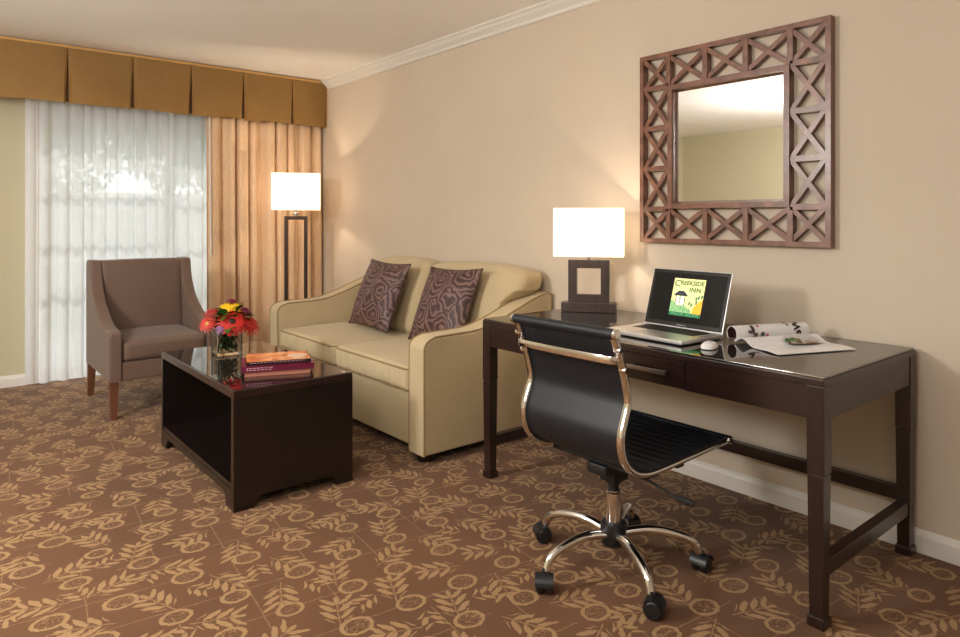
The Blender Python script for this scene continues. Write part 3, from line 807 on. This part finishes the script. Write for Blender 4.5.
def chair_leg(ang):
    d = Vector((math.cos(ang), math.sin(ang), 0)); o = Vector((cx, cy, 0))
    pts = crom([o+d*.035+Vector((0, 0, .128)), o+d*.12+Vector((0, 0, .142)), o+d*.21+Vector((0, 0, .132)), o+d*.274+Vector((0, 0, .108)), o+d*.297+Vector((0, 0, .068))], 6)
    l = OC('base_leg', TB(pts, [.0175-.004*i/len(pts) for i in range(len(pts))], 12), 'chrome')
    cp = o+d*.302; a2 = ang+.9; f = Vector((math.cos(a2), math.sin(a2), 0)); sd = Vector((-f.y, f.x, 0))
    bm = bmesh.new()
    for s in (-1, 1):
        b2 = LT([(.006, .003), (.026, .004), (.030, .010), (.030, .023), (.024, .029), (.006, .030)], 20, axis='X')
        R = Matrix.Translation(cp+f*.008+Vector((0, 0, .0305)))@Matrix.Rotation(math.atan2(sd.y, sd.x)+(PI if s < 0 else 0), 4, 'Z')
        bmesh.ops.transform(b2, matrix=R, verts=b2.verts); me = bpy.data.meshes.new('t'); b2.to_mesh(me); b2.free(); bm.from_mesh(me)
    # hood over the twin wheels
    hp = [(f*(.008+.030*math.cos(t))+Vector((0, 0, .0275+.030*math.sin(t)))+cp) for t in [math.radians(q) for q in range(10, 186, 16)]]
    sweep(bm, hp, rrect(.052, .005, .002, 1), (0, 0, 1)) if False else None
    rows = []
    for t in range(5, 180, 14):
        th = math.radians(t); r = .034
        rows.append([bm.verts.new(cp+f*(.008+r*math.cos(th))+Vector((0, 0, .0305+r*math.sin(th)))+sd*w) for w in (-.03, -.015, 0, .015, .03)])
    for a, b in zip(rows, rows[1:]):
        for j in range(4): bm.faces.new([a[j], a[j+1], b[j+1], b[j]])
    lathe(bm, [(.009, .045), (.009, .075), (.006, .08)], 12, (cp.x, cp.y, 0))
    OC('caster', bm, 'plastic', l)
for q in (-118, -45, 26, 99, 171): chair_leg(math.radians(q))

# ------------------------------------------------------------------ sofa
SY0, SY1, AT = 2.80, 4.765, .145
sf = thing('loveseat_sofa', 'gold beige two-seat sofa with sloping arms and two brown cushions against the wall', 'sofa', (2.4, 3.78, 0))
SO = lambda n, bm, m, p=None, **k: obj(n, bm, m, p if p else sf, world=True, **k)
top = crom([(2.02, 0, .643), (2.12, 0, .645), (2.30, 0, .652), (2.45, 0, .690), (2.60, 0, .745), (2.74, 0, .795), (2.83, 0, .815)], 4)
front = [(1.945, .045), (1.945, .575)]+[(1.945+.06*(1-math.cos(t)), .575+.06*math.sin(t)) for t in [math.radians(a) for a in (20, 40, 60, 80)]]
prof_arm = front+[(p.x, p.z) for p in top]+[(2.862, .80), (2.862, .045)]
SO('base', B(1.985, 2.86, SY0+.01, SY1-.01, .05, .335, bev=.012, seg=3), 'sofa')
def sofa_arm(y0, y1, outer):
    a = SO('arm', prism(prof_arm, y0, y1, 'Y', .016, 3), 'sofa')
    pth = [(x, outer, z) for x, z in prof_arm]
    for yy in (y0+.006, y1-.006):
        bm = TB([(x+(.004 if i < 2 else .002), yy, z-.001*(i > 3)) for i, (x, z) in enumerate(prof_arm[:-1])], .0055, 8)
        SO('piping', bm, 'sofa_pipe', a)
sofa_arm(SY0, SY0+AT, SY0); sofa_arm(SY1-AT, SY1, SY1)
ym = (SY0+SY1)/2
def ring_piping(x0, x1, y0, y1, z, r=.0055, rc=.045, puff=0):
    pts = []
    for cx_, cy_, a0 in ((x1-rc, y1-rc, 0), (x0+rc, y1-rc, 90), (x0+rc, y0+rc, 180), (x1-rc, y0+rc, 270)):
        for k in range(6):
            a = math.radians(a0+90*k/5); pts.append(Vector((cx_+rc*math.cos(a), cy_+rc*math.sin(a), z)))
    out = []
    for i, p in enumerate(pts):
        q = pts[(i+1) % len(pts)]; n = max(1, int((q-p).length/.05))
        for k in range(n): out.append(p.lerp(q, k/n))
    return TB(out, r, 8, closed=True)
for y0, y1 in ((SY0+AT+.004, ym-.002), (ym+.002, SY1-AT-.004)):
    def fn(p, u):
        # gathered front boxing: small vertical wrinkles
        w = .006*math.sin(p.y*150+3*math.sin(p.y*23))*max(0, -u.x)**6*(1-u.z**6)
        return (p.x+w, p.y, p.z+.012*(1-min(1, abs(u.y))**2)*(u.z > .5)*(1-u.x*u.x)*1.0)
    c = SO('seat_cushion', softbox(1.955, 2.62, y0, y1, .338, .468, .028, (.012, .0, .010), 44, fn), 'sofa')
    SO('piping', ring_piping(1.953, 2.60, y0+.004, y1-.004, .456), 'sofa_pipe', c)
    SO('piping', ring_piping(1.957, 2.60, y0+.004, y1-.004, .350), 'sofa_pipe', c)
SO('back_frame', B(2.72, 2.866, SY0+.02, SY1-.15, .33, .78, bev=.03, seg=3), 'sofa')
for y0, y1 in ((SY0+.03, ym-.004), (ym+.004, 4.48)):
    def fn(p, u):
        lean = (p.z-.45)*.30; 
        return (p.x+lean-.0, p.y, p.z-.018*(abs(u.y)**4)*(u.z > 0)*u.z)
    b_ = softbox(2.50, 2.70, y0, y1, .47, .955, .055, (.045, .0, .02), 18, fn)
    for v in b_.verts:
        if v.co.x > 2.845: v.co.x = 2.845+(v.co.x-2.845)*.15
    # below the arm line the cushion narrows to sit between the arms
    for v in b_.verts:
        lo, hi = SY0+AT+.004, SY1-AT-.004
        tz = min(1, max(0, (.84-v.co.z)/.08))
        if v.co.y < lo: v.co.y += (lo-v.co.y)*tz
        if v.co.y > hi: v.co.y += (hi-v.co.y)*tz
    c = SO('back_cushion', b_, 'sofa')
for x in (2.01, 2.80):
    for y in (SY0+.08, SY1-.08):
        SO('foot', LT([(.045, 0), (.05, .008), (.060, .045), (.062, .06)], 20, (x, y, 0)), 'black_wood')
SO('shadow_gap_block', B(2.03, 2.84, SY0+.05, SY1-.05, .03, .06), 'black_wood', smooth=False, label='dark recessed block standing in for the shadow gap')  # near-black block put in as the shadow gap under the sofa base

# throw pillows
def throw_pillow(loc, rz, lean, roll_, label):
    p = thing('throw_pillow', label, 'pillow', loc, 0, 'rosette throw pillows on the sofa')
    bm = bmesh.new(); n = 26; W = .24; T = .088
    R = Matrix.Rotation(rz, 4, 'Z')@Matrix.Rotation(lean, 4, 'Y')@Matrix.Rotation(roll_, 4, 'X')
    g = {}
    for s in (-1, 1):
        for i in range(n+1):
            for j in range(n+1):
                u, v = 2*i/n-1, 2*j/n-1; u2, v2 = math.sin(u*PI/2), math.sin(v*PI/2)
                if s == 1 and (i in (0, n) or j in (0, n)): g[s, i, j] = g[-1, i, j]; continue
                th = T*((1-abs(u2)**2.6)*(1-abs(v2)**2.6))**.62
                a = u2*W*(1-.07*(1-v2*v2)); b = v2*W*(1-.07*(1-u2*u2))
                wr = .004*math.sin(9*u2+4*v2)*((1-u2*u2)*(1-v2*v2))
                g[s, i, j] = bm.verts.new((s*th+wr, a, b+W*1.0))
    for s in (-1, 1):
        for i in range(n):
            for j in range(n):
                f = [g[s, i, j], g[s, i+1, j], g[s, i+1, j+1], g[s, i, j+1]]
                bm.faces.new(f if s > 0 else f[::-1])
    edge = [g[-1, i, 0].co.copy() for i in range(n)]+[g[-1, n, j].co.copy() for j in range(n)]+[g[-1, i, n].co.copy() for i in range(n, 0, -1)]+[g[-1, 0, j].co.copy() for j in range(n, 0, -1)]
    bmesh.ops.transform(bm, matrix=R, verts=bm.verts)
    o = obj('cushion_cover', bm, 'pillow', p, sharp=80)
    eb = TB([R@e for e in edge], .004, 6, closed=True); obj('piping', eb, 'pillow_edge', o)
    return p
throw_pillow((2.341, 4.05, .505), 0.05, .39, .03, 'brown rosette throw pillow leaning on the sofa, the one nearer the drapes')
throw_pillow((2.355, 3.30, .505), 0.06, .42, -.03, 'brown rosette throw pillow leaning on the sofa, the one nearer the desk')

# ------------------------------------------------------------------ armchair
ac = thing('armchair', 'taupe upholstered armchair with swooping arms standing before the sheer curtain', 'armchair', (1.232, 5.04, 0))
AC = lambda n, bm, m, p=None, **k: obj(n, bm, m, p if p else ac, world=True, **k)
wing = crom([(5.268, 0, .955), (5.245, 0, .86), (5.20, 0, .77), (5.12, 0, .69), (5.0, 0, .622), (4.88, 0, .575), (4.76, 0, .552), (4.69, 0, .545)], 4)
pa = [(4.655, .235), (4.655, .515), (4.665, .535)]+[(p.x, p.z) for p in wing[::-1]]+[(5.285, .962), (5.40, .962), (5.43, .945), (5.43, .235)]
for x0, x1 in ((.885, .958), (1.472, 1.545)): AC('arm', prism(pa, x0, x1, 'X', .014, 3), 'chair_brown')
AC('seat_rail', B(.955, 1.475, 4.668, 5.42, .235, .35, bev=.01), 'chair_brown')
AC('seat_cushion', softbox(.962, 1.468, 4.662, 5.27, .352, .478, .03, (.006, .006, .016), 18), 'chair_brown')
def bk(p, u): return (p.x, p.y+(p.z-.45)*.10, p.z)
AC('backrest', softbox(.950, 1.48, 5.215, 5.36, .36, .958, .025, (0, .012, .004), 16, bk), 'chair_brown')
AC('back_panel', B(.950, 1.48, 5.35, 5.425, .24, .95, bev=.012), 'chair_brown')
def aleg(x, y, dx, dy):
    bm = bmesh.new(); v = []
    for z, s, k in ((.24, .026, 0), (0, .018, 1)):
        v.append([bm.verts.new((x+a*s+dx*k, y+b*s+dy*k, z)) for a, b in ((-1, -1), (1, -1), (1, 1), (-1, 1))])
    for k in range(4): n = (k+1) % 4; bm.faces.new([v[1][k], v[1][n], v[0][n], v[0][k]])
    bm.faces.new(v[1][::-1]); bm.faces.new(v[0]); AC('leg', bm, 'leg_wood', smooth=False)
for x in (.915, 1.515): aleg(x, 4.69, 0, 0); aleg(x, 5.395, 0, .05)

# ------------------------------------------------------------------ coffee table
ct = thing('coffee_table', 'dark open-sided coffee table with mirror-like glass top holding flowers and books', 'coffee table', (1.296, 3.43, 0))
CT = lambda n, bm, m, p=None, **k: obj(n, bm, m, p if p else ct, world=True, **k)
X0, X1, Y0, Y1, TH = 1.014, 1.578, 2.868, 3.99, .515
fr = bmesh.new(); w = .034
box(fr, X0, X0+w, Y0, Y1, TH-.034, TH-.001, bev=.0015); box(fr, X1-w, X1, Y0, Y1, TH-.034, TH-.001, bev=.0015)
box(fr, X0+w, X1-w, Y0, Y0+w, TH-.034, TH-.001, bev=.0015); box(fr, X0+w, X1-w, Y1-w, Y1, TH-.034, TH-.001, bev=.0015)
box(fr, X0+.03, X1-.03, Y0+.03, Y1-.03, TH-.03, TH-.008)
CT('top_frame', fr, M['top_wood'] if 'top_wood' in M else 'dark', smooth=False)
CT('glass_inset', B(X0+.012, X1-.012, Y0+.012, Y1-.012, TH-.0015, TH+.0005), 'glass_top', smooth=False)
for y0 in (Y0, Y1-.03):
    pts = [(X0, 0), (X0+.085, 0), (X0+.10, .035), (X0+.12, .05), (X1-.12, .05), (X1-.10, .035), (X1-.085, 0), (X1, 0), (X1, TH-.034), (X0, TH-.034)]
    CT('end_panel', prism(pts, y0, y0+.03, 'Y'), 'black_wood', smooth=False)
CT('shelf', B(X0+.004, X1-.004, Y0+.03, Y1-.03, .09, .112), 'black_wood', smooth=False)
for x0 in (X0, X1-.022):
    pts = [(Y0+.03, .005), (Y0+.09, .005), (Y0+.105, .04), (Y0+.13, .062), (Y1-.13, .062), (Y1-.105, .04), (Y1-.09, .005), (Y1-.03, .005), (Y1-.03, .09), (Y0+.03, .09)]
    CT('shelf_rail', prism(pts, x0, x0+.022, 'X'), 'black_wood', smooth=False)
TT = TH+.0015

# vase of flowers
vs = thing('flower_vase', 'square clear glass vase of stems standing on the coffee table', 'vase', (1.272, 3.70, TT), math.radians(-4))
bm = bmesh.new(); hw = .066
R = [[bm.verts.new((x, y, z)) for x, y in rrect(w_, w_, .006, 2)] for w_, z in ((2*hw, 0), (2*hw, .135), (2*hw-.016, .135), (2*hw-.016, .014))]
n = len(R[0])
for k in range(3):
    for j in range(n): bm.faces.new([R[k][j], R[k][(j+1) % n], R[k+1][(j+1) % n], R[k+1][j]])
bm.faces.new(R[0][::-1]); bm.faces.new(R[3])
obj('glass_body', bm, 'vase', vs)
M['green'] = mat('leaf_green', s2l(58, 98, 34), .5); M['dgreen'] = mat('stem_green', s2l(52, 78, 38), .5)
def bouquet_flower(kind, pos, size, col, cen, label, tilt_=(0, 0), petals=22, rows_=2):
    f = thing(kind, label, 'flower', pos)
    d = Vector((tilt_[0], tilt_[1], 1)).normalized(); q = Vector((0, 0, 1)).rotation_difference(d).to_matrix()
    bm = bmesh.new(); rnd = random.Random(int(pos[0]*1e4))
    for rw in range(rows_):
        L = size*(1-.25*rw)
        for k in range(petals):
            a = 2*PI*(k+.5*rw)/petals+rnd.uniform(-.05, .05); w_ = size*.15
            pts = []
            for s, ww in ((.18, .35), (.5, .9), (.8, 1.0), (.97, .6), (1.02, .1)):
                zz = .22*size*s*s*(-1 if rw == 0 else -.3)+.004*rw+rnd.uniform(-.001, .001)
                pts.append((s*L, ww*w_*.5, zz+.001*rw))
            A = [bm.verts.new(q@(Matrix.Rotation(a, 3, 'Z')@Vector((x, -y, z)))) for x, y, z in pts]
            Bv = [bm.verts.new(q@(Matrix.Rotation(a, 3, 'Z')@Vector((x, y, z)))) for x, y, z in pts]
            for i in range(4): bm.faces.new([A[i], A[i+1], Bv[i+1], Bv[i]])
    obj('petals', bm, col, f, smooth=False)
    c = bmesh.new(); bmesh.ops.create_uvsphere(c, u_segments=14, v_segments=8, radius=1)
    for v in c.verts: v.co = q@Vector((v.co.x*size*.24, v.co.y*size*.24, v.co.z*size*.10+.002))
    obj('flower_centre', c, cen, f)
    # stem down into the vase
    vx, vy = 1.272, 3.70
    P = Vector(pos); end = Vector((vx+(vx-P.x)*.35, vy+(vy-P.y)*.35, TT+.02)); mid = Vector((vx+(P.x-vx)*.35, vy+(P.y-vy)*.35, TT+.13))
    pth = [(-d*.003), (mid-P), (end-P)]
    obj('stem', TB(crom(pth, 4), .0028, 6), 'dgreen', f)
    return f
red, yel, pur = mat('gerbera_red', s2l(190, 28, 18), .5), mat('petal_yellow', s2l(224, 180, 14), .5), mat('petal_plum', s2l(128, 24, 62), .5)
dkr, dkc, yc, org = mat('petal_dark_red', s2l(150, 34, 26), .5), mat('flower_dark_centre', s2l(46, 18, 12), .7), mat('flower_green_centre', s2l(178, 170, 90), .7), mat('petal_orange_red', s2l(200, 46, 28), .5)
lil = mat('petal_lilac', s2l(150, 108, 160), .5)
zb = TT+.135
FX, FY = 1.284, 3.70
for kind, dx, dy, dz, size, col, cen, lab, tl_, n, rw in (
    ('gerbera_flower', -.012, -.085, .048, .078, red, dkc, 'large red daisy with dark centre at the front of the vase', (-.35, -1.5), 26, 2),
    ('chrysanthemum_flower', .012, .0, .098, .080, yel, yel, 'yellow flower behind the large red daisy in the vase', (-.2, -.75), 26, 3),
    ('dahlia_flower', -.125, -.03, .040, .048, org, yc, 'small orange red flower with pale centre at the bouquet left', (-.8, -1.0), 16, 2),
    ('dahlia_flower', .095, -.06, .020, .066, red, dkr, 'red flower drooping at the right side of the bouquet', (.5, -1.3), 20, 3),
    ('aster_flower', .078, -.02, .090, .044, pur, lil, 'plum pink flower right of the yellow one in the vase', (.3, -.9), 16, 3),
    ('carnation_flower', -.092, .01, .088, .050, dkr, dkr, 'dark red flower at the upper left of the bouquet', (-.6, -.6), 16, 3),
    ('statice_flower', -.072, -.075, .012, .030, lil, lil, 'small lilac flower at the vase rim on the left', (-.3, -1.0), 12, 3),
    ('aster_flower', .035, .05, .140, .036, pur, pur, 'plum flower at the very top of the bouquet', (.1, -.4), 14, 3)):
    bouquet_flower(kind, (FX+dx, FY+dy, zb+dz), size, col, cen, lab, tl_, n, rw)
bm = bmesh.new(); rnd = random.Random(5)
def leafb(bm, p, d, L, w_):
    d = Vector(d).normalized(); s = d.cross(Vector((0, .4, 1))).normalized(); u = s.cross(d)
    rows = []
    for k in range(7):
        t_ = k/6; ww = w_*math.sin(PI*min(1, t_*1.0))**.8 if 0 < k < 6 else .0004
        c = Vector(p)+d*L*t_+Vector((0, 0, -1))*L*.25*t_*t_
        rows.append([bm.verts.new(c-s*ww+u*ww*.2), bm.verts.new(c), bm.verts.new(c+s*ww+u*ww*.2)])
    for a, b in zip(rows, rows[1:]):
        for j in range(2): bm.faces.new([a[j], a[j+1], b[j+1], b[j]])
for k in range(110):
    a = rnd.uniform(0, 6.28); r = rnd.uniform(.0, .055); z = .14+rnd.uniform(.0, .09)
    leafb(bm, (r*math.cos(a)+.008, r*math.sin(a)-.01, z), (math.cos(a), math.sin(a), rnd.uniform(-.1, 1.3)), rnd.uniform(.05, .09), rnd.uniform(.013, .022))
for a, e in ((-.5, .2), (3.6, .1)): tube(bm, [(0, 0, .14), (.07*math.cos(a), .07*math.sin(a), .18), (.14*math.cos(a), .12*math.sin(a), .20)], .0015, 5)
fo = obj('bouquet_foliage', bm, 'green', None, smooth=True); fo.location = (1.272, 3.70, TT); tag(fo, 'green leaves filling in between the flowers of the bouquet', 'foliage')
bm = bmesh.new()
for k in range(190):
    a = rnd.uniform(0, 6.28); x, y = rnd.uniform(-.045, .045), rnd.uniform(-.045, .045)
    leafb(bm, (x, y, rnd.uniform(.03, .115)), (math.cos(a)*.6, math.sin(a)*.6, rnd.uniform(-.6, 1)), rnd.uniform(.025, .04), .008)
for v in bm.verts: v.co.x = max(-.049, min(.049, v.co.x)); v.co.y = max(-.049, min(.049, v.co.y)); v.co.z = max(v.co.z, .02)
obj('submerged_greens', bm, 'dgreen', vs)

# books
def book(label, x, y, z, w, d, h, rz, cover, pages, spine_marks, cover_art=None, group='books stacked on the coffee table'):
    b = thing('book', label, 'book', (x, y, z), rz, group); t_ = .0022
    bm = bmesh.new(); box(bm, -w/2, w/2, -d/2, d/2, 0, t_); box(bm, -w/2, w/2, -d/2, d/2, h-t_, h); box(bm, -w/2, w/2, -d/2, -d/2+t_, t_, h-t_)
    obj('cover', bm, cover, b, smooth=False)
    obj('pages', B(-w/2+.004, w/2-.004, -d/2+t_, d/2-.004, t_, h-t_), pages, b, smooth=False)
    if spine_marks:
        bm = bmesh.new(); rnd = random.Random(3)
        for row, (a, e) in enumerate(spine_marks):
            xx = a
            while xx < e:
                l = rnd.uniform(.006, .016); box(bm, xx, min(xx+l, e), -d/2-.0004, -d/2+.001, h*(.62-.34*row), h*(.62-.34*row)+h*.14); xx += l+.005
        obj('spine_title', bm, mat('spine_print', s2l(205, 160, 175), .5), b, smooth=False)
    return b
pagem = mat('book_pages', s2l(206, 190, 168), .8)
rz = math.radians(-21)
bx, by = 1.318, 3.135
book('salmon coloured book at the bottom of the coffee table stack', bx, by, TT, .295, .21, .021, rz, mat('salmon_cover', s2l(186, 120, 100), .6), pagem, None)
book('maroon book in the middle of the coffee table stack', bx, by, TT+.0215, .325, .225, .026, rz+.01, mat('maroon_cover', s2l(104, 20, 52), .35), pagem, [(-.14, -.02), (-.14, -.03)])
b3 = book('thin black-spined book with orange cover on top of the stack', bx+.008, by+.012, TT+.048, .29, .21, .016, rz+.03, mat('black_cover', s2l(40, 30, 28), .2), pagem, [(-.13, .12)])
bm = B(-.144, .144, -.103, .104, .016, .0166)
ob_m = mat('orange_cover_photo', s2l(214, 110, 60), .12); nt, b_ = nodes(ob_m); nn = noise(nt, 14, 3)
nt.links.new(ramp(nt, nn.outputs['Fac'], [(.3, s2l(176, 84, 50)), (.5, s2l(226, 132, 76)), (.68, s2l(236, 178, 120))]), b_.inputs['Base Color'])
obj('cover_photo', bm, ob_m, b3, smooth=False)
bm = bmesh.new(); bm.faces.new([bm.verts.new((.09+.045*math.cos(a)*(1+.2*math.sin(3*a)), -.02+.06*math.sin(a), .0172)) for a in [k*2*PI/18 for k in range(18)]])
obj('cover_figure', bm, mat('cover_figure_print', s2l(216, 186, 164), .2), b3, smooth=False)

# ------------------------------------------------------------------ lights, world, camera
def area(name, loc, rot, sx, sy, watts, col):
    l = bpy.data.lights.new(name, 'AREA'); l.shape = 'RECTANGLE'; l.size = sx; l.size_y = sy; l.energy = watts; l.color = col
    o = bpy.data.objects.new(name, l); C.objects.link(o); o.location = loc; o.rotation_euler = rot; return o
GL = clear_glass('clear_globe_glass')
def fill_fixture(x, y, w, label):  # globe fixtures added out of view as fill to brighten the room
    t = thing('fill_light', label, 'fill light', (x, y, ZC))
    obj('canopy', LT([(.19, -.002), (.19, -.02), (.17, -.03)], 32), 'nickel', t)
    obj('stem', LT([(.012, -.03), (.012, -.36)], 12), 'nickel', t)
    obj('glass_globe', LT([(.02, -.36), (.15, -.38), (.24, -.46), (.27, -.61), (.23, -.74), (.14, -.84), (.01, -.88)], 32), GL, t)
    l = bpy.data.lights.new('fill_lamp', 'POINT'); l.energy = w; l.color = (1, .97, .92); l.shadow_soft_size = .25
    o = bpy.data.objects.new('fill_lamp', l); C.objects.link(o); o.parent = t; o.location = (0, 0, -.62)
fill_fixture(-.3, .9, 68, 'added unseen glass globe fill light nearer the desk')
fill_fixture(-1.2, 2.9, 190, 'added unseen glass globe fill light over the open floor left of the sofa')
s = bpy.data.lights.new('sun', 'SUN'); s.energy = 1.6; s.angle = math.radians(1.5); s.color = (1, .95, .88)
so = bpy.data.objects.new('sun', s); C.objects.link(so)
so.rotation_euler = Vector((.25, 1.0, 1.2)).to_track_quat('Z', 'Y').to_euler()
w = bpy.data.worlds.new('sky'); bpy.context.scene.world = w; w.use_nodes = True
bg = w.node_tree.nodes['Background']; bg.inputs[0].default_value = (.92, .96, 1, 1); bg.inputs[1].default_value = 2.5

cam = bpy.data.cameras.new('camera'); co = bpy.data.objects.new('camera', cam); C.objects.link(co)
co.location = (0, 0, 1.24); co.rotation_euler = (PI/2, 0, -math.radians(39.5))
cam.sensor_fit = 'HORIZONTAL'; cam.sensor_width = 36; cam.lens = 676/960*36
cam.shift_y = -(318.5-220)/960; cam.clip_start = .02
sc = bpy.context.scene; sc.camera = co
sc.view_settings.view_transform = 'Standard'; sc.view_settings.look = 'None'; sc.view_settings.gamma = 1
sc.view_settings.exposure = 0.07
sc.cycles.max_bounces = 10; sc.cycles.transparent_max_bounces = 16
